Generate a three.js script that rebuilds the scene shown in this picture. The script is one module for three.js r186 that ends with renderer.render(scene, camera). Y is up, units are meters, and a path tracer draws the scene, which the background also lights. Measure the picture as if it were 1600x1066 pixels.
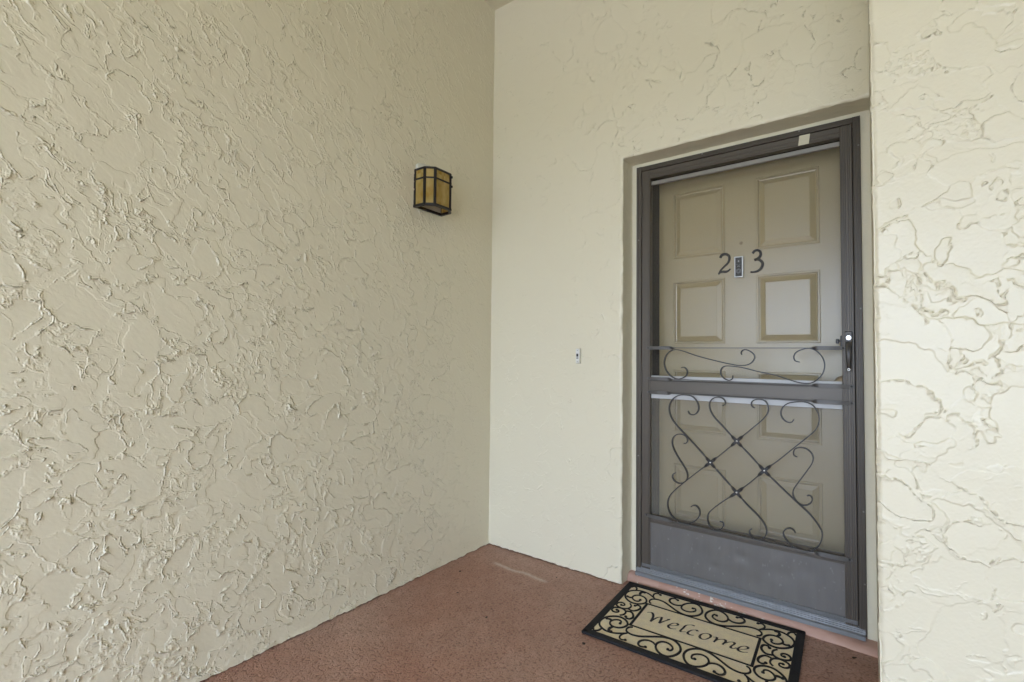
import * as THREE from 'three';
import { mergeGeometries, toCreasedNormals } from 'three/addons/utils/BufferGeometryUtils.js';
import { RoundedBoxGeometry } from 'three/addons/geometries/RoundedBoxGeometry.js';

// ---------------------------------------------------------------- camera, sky, sun, exposure
const scene = new THREE.Scene();
const camera = new THREE.PerspectiveCamera(70.83, 1024 / 682, 0.05, 400);
camera.rotation.order = 'YXZ';
camera.position.set(1.8242, 1.111, 2.2476);
camera.rotation.set(0.034, 0.6379, 0.0107);

// a bright, thinly veiled sky, nearly even and the same all round
const SKY_H = 64, SKY_W = 128, skyData = new Float32Array(SKY_W * SKY_H * 4);
for (let j = 0; j < SKY_H; j++) {
  const el = ((j + 0.5) / SKY_H - 0.5) * Math.PI, g = 0.8 + 0.2 * Math.max(0, Math.sin(el));
  for (let i = 0; i < SKY_W; i++) skyData.set([1.31 * g, 1.57 * g, 2.06 * g, 1], (j * SKY_W + i) * 4);
}
const sky = new THREE.DataTexture(skyData, SKY_W, SKY_H, THREE.RGBAFormat, THREE.FloatType);
sky.mapping = THREE.EquirectangularReflectionMapping; sky.magFilter = THREE.LinearFilter; sky.minFilter = THREE.LinearFilter; sky.needsUpdate = true;
scene.background = sky; scene.environment = sky;

const sun = new THREE.DirectionalLight(0xfff4e6, 1.2);
sun.position.set(-5, 11, -9); sun.target.position.set(0, 0, 0); sun.castShadow = true; sun.shadow.radius = 34;
sun.shadow.mapSize.set(2048, 2048);
Object.assign(sun.shadow.camera, { left: -9, right: 9, top: 9, bottom: -9, near: 0.5, far: 60 });
scene.add(sun, sun.target);

const renderer = new THREE.WebGLRenderer({ antialias: true });
renderer.toneMapping = THREE.LinearToneMapping; renderer.toneMappingExposure = 6.2;
renderer.shadowMap.enabled = true; renderer.shadowMap.type = THREE.PCFSoftShadowMap;
renderer.setSize(1024, 682);

// measured strip centre lines in the plane of the door, millimetres (x, y)
const STRIPS = {
  A: [[1136,866],[1142,853],[1161,849],[1180,864],[1185,890],[1176,915],[1155,935],[1126,940],[1092,936],[1066,919],[1049,890],[1048,855],[1061,821],[1087,788],[1130,746],[1183,693],[1236,636],[1293,576],[1348,518],[1390,473],[1433,435],[1457,405],[1467,376],[1460,350],[1439,332],[1418,334],[1402,346],[1399,362],[1408,371]],
  B: [[1289,900],[1300,906],[1301,923],[1287,936],[1268,938],[1248,930],[1234,910],[1236,881],[1252,849],[1294,804],[1349,746],[1406,688],[1459,632],[1517,577],[1576,523],[1621,484],[1652,446],[1667,417],[1668,396],[1657,360],[1638,338],[1616,324],[1587,325],[1555,340],[1534,365],[1530,383],[1539,399],[1555,406],[1567,402],[1574,390]],
  C: [[1424,900],[1413,906],[1410,922],[1421,934],[1443,939],[1464,933],[1476,910],[1474,883],[1456,854],[1414,811],[1349,746],[1294,690],[1236,636],[1183,588],[1125,533],[1074,482],[1048,447],[1039,415],[1044,382],[1061,355],[1091,338],[1120,335],[1154,346],[1178,367],[1190,394],[1186,414],[1174,426],[1160,426],[1148,416]],
  D: [[1572,862],[1564,850],[1549,849],[1532,861],[1524,883],[1529,906],[1549,927],[1579,936],[1612,938],[1637,929],[1655,904],[1662,875],[1658,846],[1646,822],[1617,790],[1571,743],[1517,687],[1459,632],[1405,574],[1348,518],[1293,471],[1246,426],[1228,402],[1224,376],[1232,349],[1250,337],[1269,337],[1286,349],[1293,364],[1289,375],[1276,375]],
  E: [[1115,710],[1129,713],[1134,727],[1127,744],[1108,752],[1087,750],[1067,733],[1061,708],[1070,675],[1091,639],[1121,596],[1133,568],[1132,547],[1119,528],[1095,518],[1074,525],[1063,540],[1065,556],[1077,565]],
  F: [[1583,707],[1572,711],[1570,726],[1576,740],[1591,747],[1613,746],[1632,732],[1640,711],[1636,689],[1619,657],[1590,608],[1571,575],[1566,551],[1573,530],[1589,514],[1608,511],[1626,521],[1635,538],[1633,550],[1624,556],[1617,551]],
  G: [[1104,1070],[1119,1072],[1132,1057],[1130,1036],[1110,1020],[1085,1015],[1054,1029],[1030,1059],[1022,1094],[1030,1126],[1050,1148],[1072,1156],[1098,1154],[1182,1126],[1262,1105],[1324,1091],[1369,1085],[1402,1092],[1420,1110],[1424,1128],[1413,1144],[1391,1156],[1377,1154],[1369,1142],[1373,1134]],
  H: [[1334,1040],[1333,1026],[1320,1017],[1301,1023],[1285,1041],[1284,1064],[1295,1078],[1308,1082],[1369,1077],[1434,1061],[1504,1046],[1558,1028],[1604,1016],[1636,1018],[1665,1041],[1679,1067],[1683,1097],[1675,1126],[1656,1150],[1631,1161],[1605,1157],[1582,1144],[1574,1126],[1579,1109],[1595,1104]],
};
// one quarter of the mat ornament, millimetres from the centre of the mat
const ORNAMENT = {
  big: [[-265,-120],[-267,-103],[-279,-98],[-296,-109],[-304,-128],[-297,-148],[-281,-158],[-258,-154],[-241,-134],[-237,-109],[-246,-91],[-264,-77],[-290,-74],[-317,-90],[-336,-117],[-341,-152],[-330,-179],[-309,-197],[-284,-205],[-254,-199],[-227,-181],[-214,-171]],
  top: [[-212,-116],[-223,-124],[-228,-144],[-220,-160],[-200,-169],[-169,-164],[-137,-144],[-105,-122],[-81,-111],[-56,-108],[-35,-117],[-16,-138],[-8,-165],[-11,-189],[-23,-214],[-39,-229],[-58,-229],[-77,-217],[-92,-194],[-95,-169],[-85,-149],[-69,-142],[-52,-146],[-37,-162],[-36,-178],[-41,-187],[-49,-183]],
  curl: [[-96,-183],[-108,-172],[-126,-168],[-145,-178],[-155,-195],[-154,-213],[-143,-224],[-131,-222],[-124,-217]],
  small: [[-219,-175],[-229,-192],[-230,-213],[-218,-225],[-204,-219]],
  twig: [[-312,-195],[-319,-221],[-332,-229],[-342,-217]],
  leaf: [[-280,-161],[-287,-179],[-283,-194],[-272,-197]],
  leaf2: [[-300,-119],[-312,-114],[-325,-117]],
  side: [[-291,-61],[-280,-46],[-278,-28],[-285,-11],[-304,-1],[-324,-5],[-337,-15],[-338,-34],[-326,-47],[-312,-45],[-306,-34],[-311,-25],[-318,-26]],
  hook: [[-280,-11],[-260,-7],[-246,-21],[-239,-46],[-246,-64],[-258,-66],[-266,-55]],
};
const LETTERS = [
  [[[-203,-33],[-194,-41],[-186,-44],[-176,-31],[-170,-10],[-168,17],[-168,30]],[[-168,30],[-161,1],[-151,-23],[-139,-33]],[[-139,-33],[-136,-11],[-134,22]],[[-134,22],[-123,-4],[-107,-35],[-117,-28]]],
  [[[-95,13],[-79,5],[-66,-12],[-71,-21],[-82,-17],[-92,-2],[-97,18],[-90,30],[-79,31],[-64,23]]],
  [[[-7,-45],[-17,-46],[-27,-41],[-38,-28],[-42,-3],[-46,23],[-45,31],[-35,27],[-26,21]]],
  [[[13,-11],[8,-17],[-5,-11],[-15,6],[-18,24],[-11,31],[3,29],[7,26]]],
  [[[27,19],[30,1],[44,-16],[59,-17],[64,-5],[59,14],[47,32],[34,32],[27,19]]],
  [[[73,-6],[85,-13],[86,3],[82,29]],[[83,21],[90,5],[103,-9],[115,-14],[119,-8],[113,27]],[[114,18],[124,2],[137,-12],[149,-15],[150,-4],[143,18],[144,29],[152,29],[162,17]]],
  [[[167,21],[182,14],[198,-4],[196,-14],[187,-14],[174,-1],[167,21],[172,31],[185,33],[202,23]]],
];
const DIGITS = [[[[1253.6,1605.5],[1259.2,1616.6],[1268.8,1621.3],[1282.3,1619.7],[1293.1,1609.7],[1294.4,1593.5],[1287.6,1576.8],[1271.2,1561.1],[1256.1,1545.1],[1246.4,1527.0]],[[1245.1,1525.6],[1252.0,1533.8],[1265.7,1536.8],[1279.3,1535.5],[1291.5,1540.1],[1299.6,1548.0]]],[[[1396.7,1610.2],[1404.4,1620.6],[1415.8,1623.4],[1427.1,1616.4],[1430.8,1603.3],[1425.7,1589.8],[1414.3,1581.3],[1402.9,1578.4],[1418.1,1580.9],[1430.6,1572.4],[1438.1,1560.4],[1436.7,1546.6],[1427.9,1532.1],[1412.7,1523.8],[1397.5,1522.5],[1387.3,1523.5]]]];
// ---------------------------------------------------------------- helpers
function rng(seed) { let a = seed >>> 0; return () => { a = (a + 0x6D2B79F5) | 0; let t = Math.imul(a ^ (a >>> 15), 1 | a); t = (t + Math.imul(t ^ (t >>> 7), 61 | t)) ^ t; return ((t ^ (t >>> 14)) >>> 0) / 4294967296; }; }
const hash = (x, y, s) => { let h = Math.imul(x, 374761393) ^ Math.imul(y, 668265263) ^ Math.imul(s, 2147483647 ^ 1274126177); h = Math.imul(h ^ (h >>> 13), 1274126177); return ((h ^ (h >>> 16)) >>> 0) / 4294967296; };
function noise(x, y, s) {          // value noise, -1..1
  const i = Math.floor(x), j = Math.floor(y), fx = x - i, fy = y - j, u = fx * fx * (3 - 2 * fx), v = fy * fy * (3 - 2 * fy);
  const a = hash(i, j, s), b = hash(i + 1, j, s), c = hash(i, j + 1, s), d = hash(i + 1, j + 1, s);
  return 2 * (a + (b - a) * u + (c - a) * v + (a - b - c + d) * u * v) - 1;
}
const fbm = (x, y, s, n = 3) => { let r = 0, a = 0.55; for (let k = 0; k < n; k++) { r += a * noise(x, y, s + k * 17); x = x * 2.03 + 3.1; y = y * 2.03 + 7.7; a *= 0.5; } return r; };
const clamp = (x, a = 0, b = 1) => Math.min(b, Math.max(a, x));
const sstep = (a, b, x) => { const t = clamp((x - a) / (b - a)); return t * t * (3 - 2 * t); };
const mix = (a, b, t) => a + (b - a) * t;
const used = new Map();
const numbered = (n) => { const k = used.get(n) ?? 0; used.set(n, k + 1); return k ? `${n}_${String(k).padStart(3, '0')}` : n; };
function part(parent, name, geometry, material, label) {
  const m = new THREE.Mesh(geometry, material); m.name = name; m.castShadow = m.receiveShadow = true;
  if (label) m.userData.label = label;
  parent.add(m); return m;
}
function thing(name, label, category, group) {
  const g = new THREE.Group(); g.name = numbered(name); g.userData = { label, category }; if (group) g.userData.group = group;
  scene.add(g); return g;
}
function solo(name, geometry, material, label, category, group) {
  const m = part(scene, numbered(name), geometry, material); m.userData = { label, category }; if (group) m.userData.group = group; return m;
}
function structure(name, geometry, material) { const m = part(scene, name, geometry, material); m.userData = { kind: 'structure' }; return m; }
function box(x0, x1, y0, y1, z0, z1, r = 0) {
  const g = r > 0 ? new RoundedBoxGeometry(x1 - x0, y1 - y0, z1 - z0, 2, r) : new THREE.BoxGeometry(x1 - x0, y1 - y0, z1 - z0);
  g.translate((x0 + x1) / 2, (y0 + y1) / 2, (z0 + z1) / 2); return g;
}
const merge = (list) => mergeGeometries(list.map((g) => { const c = g.index ? g.toNonIndexed() : g.clone(); for (const k of Object.keys(c.attributes)) if (!['position', 'normal', 'uv'].includes(k)) c.deleteAttribute(k); return c; }));
function planarUV(g, ax = 'x', ay = 'y') {   // uv in metres
  const p = g.attributes.position, uv = new Float32Array(p.count * 2), get = { x: (i) => p.getX(i), y: (i) => p.getY(i), z: (i) => p.getZ(i) };
  for (let i = 0; i < p.count; i++) { uv[2 * i] = get[ax](i); uv[2 * i + 1] = get[ay](i); }
  g.setAttribute('uv', new THREE.BufferAttribute(uv, 2)); return g;
}
function dataTex(w, h, fill, { srgb = false, float = false, repeat } = {}) {
  const d = float ? new Float32Array(w * h * 4) : new Uint8Array(w * h * 4);
  for (let j = 0; j < h; j++) for (let i = 0; i < w; i++) { const c = fill(i, j), k = (j * w + i) * 4; d[k] = c[0]; d[k + 1] = c[1]; d[k + 2] = c[2]; d[k + 3] = float ? 1 : 255; }
  const t = new THREE.DataTexture(d, w, h, THREE.RGBAFormat, float ? THREE.FloatType : THREE.UnsignedByteType);
  t.magFilter = THREE.LinearFilter; t.minFilter = THREE.LinearFilter; t.wrapS = t.wrapT = repeat ? THREE.RepeatWrapping : THREE.ClampToEdgeWrapping;
  if (srgb) t.colorSpace = THREE.SRGBColorSpace;
  t.needsUpdate = true; return t;
}
const toS = (x) => 255 * (x <= 0.0031308 ? 12.92 * x : 1.055 * Math.pow(x, 1 / 2.4) - 0.055);
const srgb8 = (r, g, b) => [toS(clamp(r)), toS(clamp(g)), toS(clamp(b))];
const lin = (r, g, b) => new THREE.Color().setRGB(r, g, b);

// tiling value noise for textures that repeat
function tileNoise(x, y, n, s) {
  const i = Math.floor(x), j = Math.floor(y), fx = x - i, fy = y - j, u = fx * fx * (3 - 2 * fx), v = fy * fy * (3 - 2 * fy), w = (k) => ((k % n) + n) % n;
  const a = hash(w(i), w(j), s), b = hash(w(i + 1), w(j), s), c = hash(w(i), w(j + 1), s), d = hash(w(i + 1), w(j + 1), s);
  return a + (b - a) * u + (c - a) * v + (a - b - c + d) * u * v;
}

// ---------------------------------------------------------------- trowelled stucco
// A skip-trowel coat: a crumbly base, then thousands of trowel strokes one after the other. Each stroke presses its patch
// flat and pushes a thin, broken ridge out at its ragged edge; later strokes wipe out what lies under them.
function stuccoField(Wm, Hm, res, seed, o) {
  const nx = Math.round(Wm / res) + 1, ny = Math.round(Hm / res) + 1, H = new Float32Array(nx * ny), R = rng(seed);
  const q = 3, wx = new Float32Array(Math.ceil(nx / q + 2) * Math.ceil(ny / q + 2)), wy = new Float32Array(wx.length), wn = Math.ceil(nx / q + 2);
  for (let j = 0; j < ny / q + 2; j++) for (let i = 0; i < wn; i++) {
    const x = i * q * res, y = j * q * res;
    const k = j * wn + i; if (k >= wx.length) continue;
    wx[k] = 0.025 * fbm(x / 0.055, y / 0.055, seed + 1) + 0.006 * fbm(x / 0.014, y / 0.014, seed + 2, 2);
    wy[k] = 0.025 * fbm(x / 0.055, y / 0.055, seed + 3) + 0.006 * fbm(x / 0.014, y / 0.014, seed + 4, 2);
  }
  for (let j = 0; j < ny; j++) for (let i = 0; i < nx; i++) {
    const x = i * res, y = j * res;
    H[j * nx + i] = o.crumb * Math.max(0, 0.25 + fbm(x / 0.011, y / 0.011, seed + 9, 3) * 1.5) * (0.6 + 0.4 * noise(x / 0.2, y / 0.2, seed + 5));
  }
  const n = Math.round(Wm * Hm * o.density);
  for (let k = 0; k < n; k++) {
    const cx = R() * (Wm + 0.1) - 0.05, cy = R() * (Hm + 0.1) - 0.05;
    const tiny = R() < (o.small ?? 0), dab = R() < (o.dab ?? 0), L = (tiny ? mix(0.014, 0.05, R()) : mix(o.min, o.max, Math.pow(R(), 2.0)) * (dab ? 0.7 : 1)) / 2, Wd = L * mix(0.28, 0.7, R()), th = o.angle(cx, cy, R), co = Math.cos(th), si = Math.sin(th);
    const level = (R() - 0.35) * o.level, tiltx = (R() - 0.5) * o.level / L * 0.5, tilty = (R() - 0.5) * o.level / Wd * 0.5;
    const ridge = o.ridge * mix(0.25, 1, R()) * (R() < o.bare ? 0.12 : 1), side = R() * 6.283, ns = Math.floor(R() * 9999), cut = mix(-0.5, 0.35, R()), rw = mix(0.0013, 0.0022, R()) * (o.lineWidth ?? 1);
    const keep = mix(0.03, 0.3, R() * R()), ex = Math.sqrt((L * co) ** 2 + (Wd * si) ** 2) + 0.03, ey = Math.sqrt((L * si) ** 2 + (Wd * co) ** 2) + 0.03, cs = Math.cos(side), sn = Math.sin(side), mn = Math.min(L, Wd);
    const i0 = Math.max(0, Math.floor((cx - ex) / res)), i1 = Math.min(nx - 1, Math.ceil((cx + ex) / res)), j0 = Math.max(0, Math.floor((cy - ey) / res)), j1 = Math.min(ny - 1, Math.ceil((cy + ey) / res));
    for (let j = j0; j <= j1; j++) for (let i = i0; i <= i1; i++) {
      const fi = i / q, fj = j / q, a = Math.floor(fi), b = Math.floor(fj), u = fi - a, v = fj - b, m = b * wn + a;
      const dx = i * res + (wx[m] * (1 - u) + wx[m + 1] * u) * (1 - v) + (wx[m + wn] * (1 - u) + wx[m + wn + 1] * u) * v - cx;
      const dy = j * res + (wy[m] * (1 - u) + wy[m + 1] * u) * (1 - v) + (wy[m + wn] * (1 - u) + wy[m + wn + 1] * u) * v - cy;
      const p = dx * co + dy * si, r = -dx * si + dy * co, e = Math.sqrt(p * p / (L * L) + r * r / (Wd * Wd)), len = Math.sqrt(p * p + r * r) + 1e-9, d = (e - 1) * (e > 0.3 ? len / e : mn) * 0.8;
      if (d > 0.008) continue;
      const at = j * nx + i, flat = level + tiltx * p + tilty * r;
      if (dab) { if (d < 0) H[at] += o.crumb * 1.1 * sstep(0, -0.012, d) * Math.max(0, noise(i * res / 0.0075, j * res / 0.0075, ns) + 0.5 * noise(i * res / 0.0036, j * res / 0.0036, ns + 3) + 0.1); continue; }
      if (d < 0) { const t = sstep(0, -0.004, d); H[at] = mix(H[at], flat + (H[at] - flat) * keep, t); }
      if (d < -rw * 3.6) continue;
      const lobe = (p * cs + r * sn) / len + 0.8 * noise(i * res / 0.03, j * res / 0.03, ns);
      const on = sstep(cut, cut + 0.45, lobe) * clamp(0.55 + 0.75 * noise(i * res / 0.006, j * res / 0.006, ns + 5), 0.08, 1.15);
      if (on > 0.01) { const t = d > 0 ? d / (rw * 0.8) : d / (rw * 1.5), g = Math.exp(-t * t) * ridge * on; H[at] = Math.max(H[at], Math.min(H[at] + g, flat + g)); }
    }
  }
  let src = H;
  for (let pass = 0; pass < (o.blur ?? 1); pass++) {    // paint rounds the edges off
    const B = new Float32Array(H.length);
    for (let j = 0; j < ny; j++) for (let i = 0; i < nx; i++) {
      const l = Math.max(0, i - 1), r = Math.min(nx - 1, i + 1), d = Math.max(0, j - 1), t = Math.min(ny - 1, j + 1);
      B[j * nx + i] = 0.3 * src[j * nx + i] + 0.13 * (src[j * nx + l] + src[j * nx + r] + src[d * nx + i] + src[t * nx + i]) + 0.045 * (src[d * nx + l] + src[d * nx + r] + src[t * nx + l] + src[t * nx + r]);
    }
    src = B;
  }
  for (let j = 0; j < ny; j++) for (let i = 0; i < nx; i++) {
    const x = i * res, y = j * res;
    src[j * nx + i] = src[j * nx + i] * o.amp(x, y) + 0.0022 * fbm(x / 0.35, y / 0.35, seed + 31, 2) + 0.00016 * noise(x / 0.005, y / 0.005, seed + 33) + 0.00009 * (hash(i, j, seed + 34) - 0.5);
  }
  return { nx, ny, res, Wm, Hm, H: src };
}
const sampleField = (F, x, y) => {
  const fi = clamp(x / F.res, 0, F.nx - 1.001), fj = clamp(y / F.res, 0, F.ny - 1.001), i = Math.floor(fi), j = Math.floor(fj), u = fi - i, v = fj - j, k = j * F.nx + i;
  return (F.H[k] * (1 - u) + F.H[k + 1] * u) * (1 - v) + (F.H[k + F.nx] * (1 - u) + F.H[k + F.nx + 1] * u) * v;
};
// the coat as real relief on a grid of g metres; what is finer than the grid goes into the bump map
function stuccoSheet(F, g, place, skip) {
  const nu = Math.round(F.Wm / g), nv = Math.round(F.Hm / g), C = new Float32Array((nu + 1) * (nv + 1)), pos = new Float32Array(C.length * 3), uv = new Float32Array(C.length * 2), idx = [];
  for (let j = 0; j <= nv; j++) for (let i = 0; i <= nu; i++) {
    const k = j * (nu + 1) + i; C[k] = sampleField(F, i * g, j * g);
    const p = place(i * g, j * g, C[k]); pos.set(p, k * 3); uv[2 * k] = (i * g / F.res + 0.5) / F.nx; uv[2 * k + 1] = (j * g / F.res + 0.5) / F.ny;
  }
  for (let j = 0; j < nv; j++) for (let i = 0; i < nu; i++) {
    if (skip && skip((i + 0.5) * g, (j + 0.5) * g)) continue;
    const a = j * (nu + 1) + i, b = a + 1, c = a + nu + 1, d = c + 1; idx.push(a, b, d, a, d, c);
  }
  const geo = new THREE.BufferGeometry(); geo.setAttribute('position', new THREE.BufferAttribute(pos, 3)); geo.setAttribute('uv', new THREE.BufferAttribute(uv, 2)); geo.setIndex(idx);
  geo.computeVertexNormals();
  const span = 0.008, fine = dataTex(F.nx, F.ny, (i, j) => {
    const fi = Math.min(i * F.res / g, nu - 0.001), fj = Math.min(j * F.res / g, nv - 0.001), a = Math.floor(fi), b = Math.floor(fj), u = fi - a, v = fj - b, k = b * (nu + 1) + a;
    const low = (C[k] * (1 - u) + C[k + 1] * u) * (1 - v) + (C[k + nu + 1] * (1 - u) + C[k + nu + 2] * u) * v, h = clamp((F.H[j * F.nx + i] - low) / span + 0.5);
    return [h, h, h];
  }, { float: true });
  return { geo, bump: fine, span };
}
const PAINT = lin(0.735, 0.685, 0.525);
function paintMat(bump, span, rough = 0.31) {
  const m = new THREE.MeshStandardMaterial({ color: PAINT, roughness: rough });
  if (bump) { m.bumpMap = bump; m.bumpScale = span; }
  return m;
}
const plainPaint = (() => {    // the same coat where the photograph shows only its grain (reveals, ceiling, far walls): tiles every 0.8 m
  const t = dataTex(512, 512, (i, j) => { const a = tileNoise(i / 512 * 14, j / 512 * 14, 14, 5), b = tileNoise(i / 512 * 60, j / 512 * 60, 60, 6), c = tileNoise(i / 512 * 180, j / 512 * 180, 180, 7); const h = 255 * clamp(0.5 * a + 0.3 * b + 0.2 * c); return [h, h, h]; }, { repeat: true });
  t.repeat.set(1 / 0.8, 1 / 0.8);
  return new THREE.MeshStandardMaterial({ color: PAINT, roughness: 0.5, bumpMap: t, bumpScale: 0.0022 });
})();

// ---------------------------------------------------------------- the porch: floor, walls, ceiling
const CEIL = 3.25, FRONT = 5.6, RIGHT = 3.5, HEAD = 2.4, RX0 = 0.845, RX1 = 1.845, RTOP = 2.12, RD = 0.118, PZ = 0.5, PX = 1.842;

{ // painted concrete floor with a rolled, pebbly coat
  const S = 2.4, N = 2048, F = new Float32Array(N * N);
  for (let j = 0; j < N; j++) for (let i = 0; i < N; i++) {
    const x = i / N * S, y = j / N * S, w = 0.004 * noise(x / 0.012, y / 0.012, 71);
    const px = (x + w) / 0.0085, py = (y - w) / 0.0085, ci = Math.floor(px), cj = Math.floor(py), b = noise(x / 0.0028, y / 0.0028, 62);
    let f1 = 9; for (let q = -1; q <= 1; q++) for (let p = -1; p <= 1; p++) { const dx = ci + p + hash(ci + p, cj + q, 64) - px, dy = cj + q + hash(ci + p, cj + q, 65) - py, dd = (dx * dx + dy * dy) / (0.55 + 0.9 * hash(ci + p, cj + q, 66)); if (dd < f1) f1 = dd; }
    F[j * N + i] = sstep(0.62, 0.1, f1) * 0.75 + 0.2 * b + 0.12 * noise(x / 0.03, y / 0.03, 63);
  }
  const bump = dataTex(N, N, (i, j) => { const h = 255 * clamp(0.35 + 0.45 * F[j * N + i]); return [h, h, h]; }, { repeat: true });
  const color = dataTex(N, N, (i, j) => {
    const x = i / N * S, z = j / N * S - 0.3, t = F[j * N + i];
    let r = 0.325, g = 0.16, b = 0.11;
    const worn = clamp(0.5 + 0.9 * fbm(x / 0.5, z / 0.5, 81, 3)), fine = noise(x / 0.006, z / 0.006, 83);
    const dust = clamp(0.12 + 0.42 * (worn - 0.45) + 0.3 * (t - 0.3) + 0.1 * fine + 0.06 * noise(x / 0.05, z / 0.05, 85));   // grey dust trodden into the paint
    r = mix(r, 0.47, dust); g = mix(g, 0.335, dust); b = mix(b, 0.265, dust);
    const k = 0.9 + 0.45 * (t - 0.3) + 0.07 * fine + 0.05 * noise(x / 0.09, z / 0.09, 86); r *= k; g *= k; b *= k;
    // a pale scuff drawn along the floor in front of the wall
    const u = (x - 0.182) / 0.345, line = Math.abs(z - (0.178 + 0.018 * u + 0.012 * noise(x / 0.08, 3, 88)));
    if (u > -0.05 && u < 1.08) { const sc = Math.exp(-((line / 0.013) ** 2)) * sstep(-0.05, 0.1, u) * sstep(1.08, 0.95, u) * (0.55 + 0.4 * Math.max(0, noise(x / 0.007, z / 0.007, 89))); r = mix(r, 0.62, sc); g = mix(g, 0.52, sc); b = mix(b, 0.44, sc); }
    return srgb8(r, g, b);
  }, { srgb: true, repeat: true });
  for (const t of [bump, color]) { t.repeat.set(1 / S, 1 / S); t.offset.set(0, 0.3 / S); t.wrapS = t.wrapT = THREE.MirroredRepeatWrapping; }
  const g = new THREE.PlaneGeometry(RIGHT + 0.2, FRONT + 0.35, 1, 1); g.rotateX(-Math.PI / 2); g.translate((RIGHT - 0.2) / 2, 0, (FRONT - 0.35) / 2); planarUV(g, 'x', 'z');
  const slab = box(-0.2, RIGHT, -0.2, -0.004, -0.35, FRONT); planarUV(slab, 'x', 'z');
  structure('porch_floor', merge([g, slab]), new THREE.MeshStandardMaterial({ map: color, bumpMap: bump, bumpScale: 0.006, roughness: 0.5 }));
}
{ // lawn and the pale concrete forecourt behind the camera, paving added to bounce light up
  const t = dataTex(512, 512, (i, j) => { const n = tileNoise(i / 8, j / 8, 64, 3), m = tileNoise(i / 2, j / 2, 256, 4); return srgb8(0.075 + 0.05 * n + 0.02 * m, 0.10 + 0.06 * n + 0.03 * m, 0.04 + 0.02 * n); }, { srgb: true, repeat: true });
  t.repeat.set(0.5, 0.5);
  const g = new THREE.PlaneGeometry(300, 300); g.rotateX(-Math.PI / 2); g.translate(0, -0.16, 0); planarUV(g, 'x', 'z');
  structure('ground', g, new THREE.MeshStandardMaterial({ map: t, roughness: 0.95 }));
  structure('bounce_court', box(-14, 18, -0.3, -0.12, FRONT + 0.02, FRONT + 16), new THREE.MeshStandardMaterial({ color: lin(0.52, 0.49, 0.43), roughness: 0.9 }));
}
{ // ceiling with the beam that closes the porch towards the front
  const g = merge([planarUV(box(-0.2, RIGHT + 0.2, CEIL, CEIL + 0.25, -0.35, FRONT), 'x', 'z'), planarUV(box(-0.2, RIGHT + 0.2, HEAD, CEIL + 0.001, FRONT - 0.2, FRONT - 0.002))]);
  structure('ceiling', g, plainPaint);
}

{ // the long wall
  const F = stuccoField(2.6, CEIL, 0.0016, 11, {
    crumb: 0.0036, density: 1900, small: 0.42, dab: 0.1, min: 0.025, max: 0.17, level: 0.0017, ridge: 0.0058, bare: 0.2, blur: 0,
    angle: (x, y, R) => (R() < sstep(0.8, 1.7, y) * 0.85 ? 0.95 + (R() - 0.5) * 0.9 : R() * 3.1416),
    amp: (x, y) => mix(0.6, 1.4, sstep(0.05, 0.8, x)) * mix(1, 0.8, sstep(1.9, 2.6, y)),
  });
  const s = stuccoSheet(F, 0.005, (u, v, h) => [h + 0.006 * clamp(1 - v / 0.03) * (0.4 + fbm(u / 0.025, v / 0.02, 43)), v + clamp(1 - v / 0.03) * (0.005 + 0.007 * fbm(u / 0.02, 1.5, 44)), u - 0.004]);
  const flip = s.geo.index.array; for (let k = 0; k < flip.length; k += 3) { const t = flip[k]; flip[k] = flip[k + 1]; flip[k + 1] = t; }
  s.geo.computeVertexNormals();
  const w = thing('stucco_wall', 'long cream stucco wall with dense trowelled ridges, carrying the amber lantern', 'wall');
  part(w, 'stucco_coat', s.geo, paintMat(s.bump, s.span));
  part(w, 'wall_body', merge([planarUV(box(-0.22, -0.012, -0.2, CEIL, -0.3, FRONT), 'z', 'y'), planarUV(box(-0.013, 0.0, 0, CEIL, 2.59, FRONT - 0.01), 'z', 'y')]), plainPaint);
}
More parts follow.
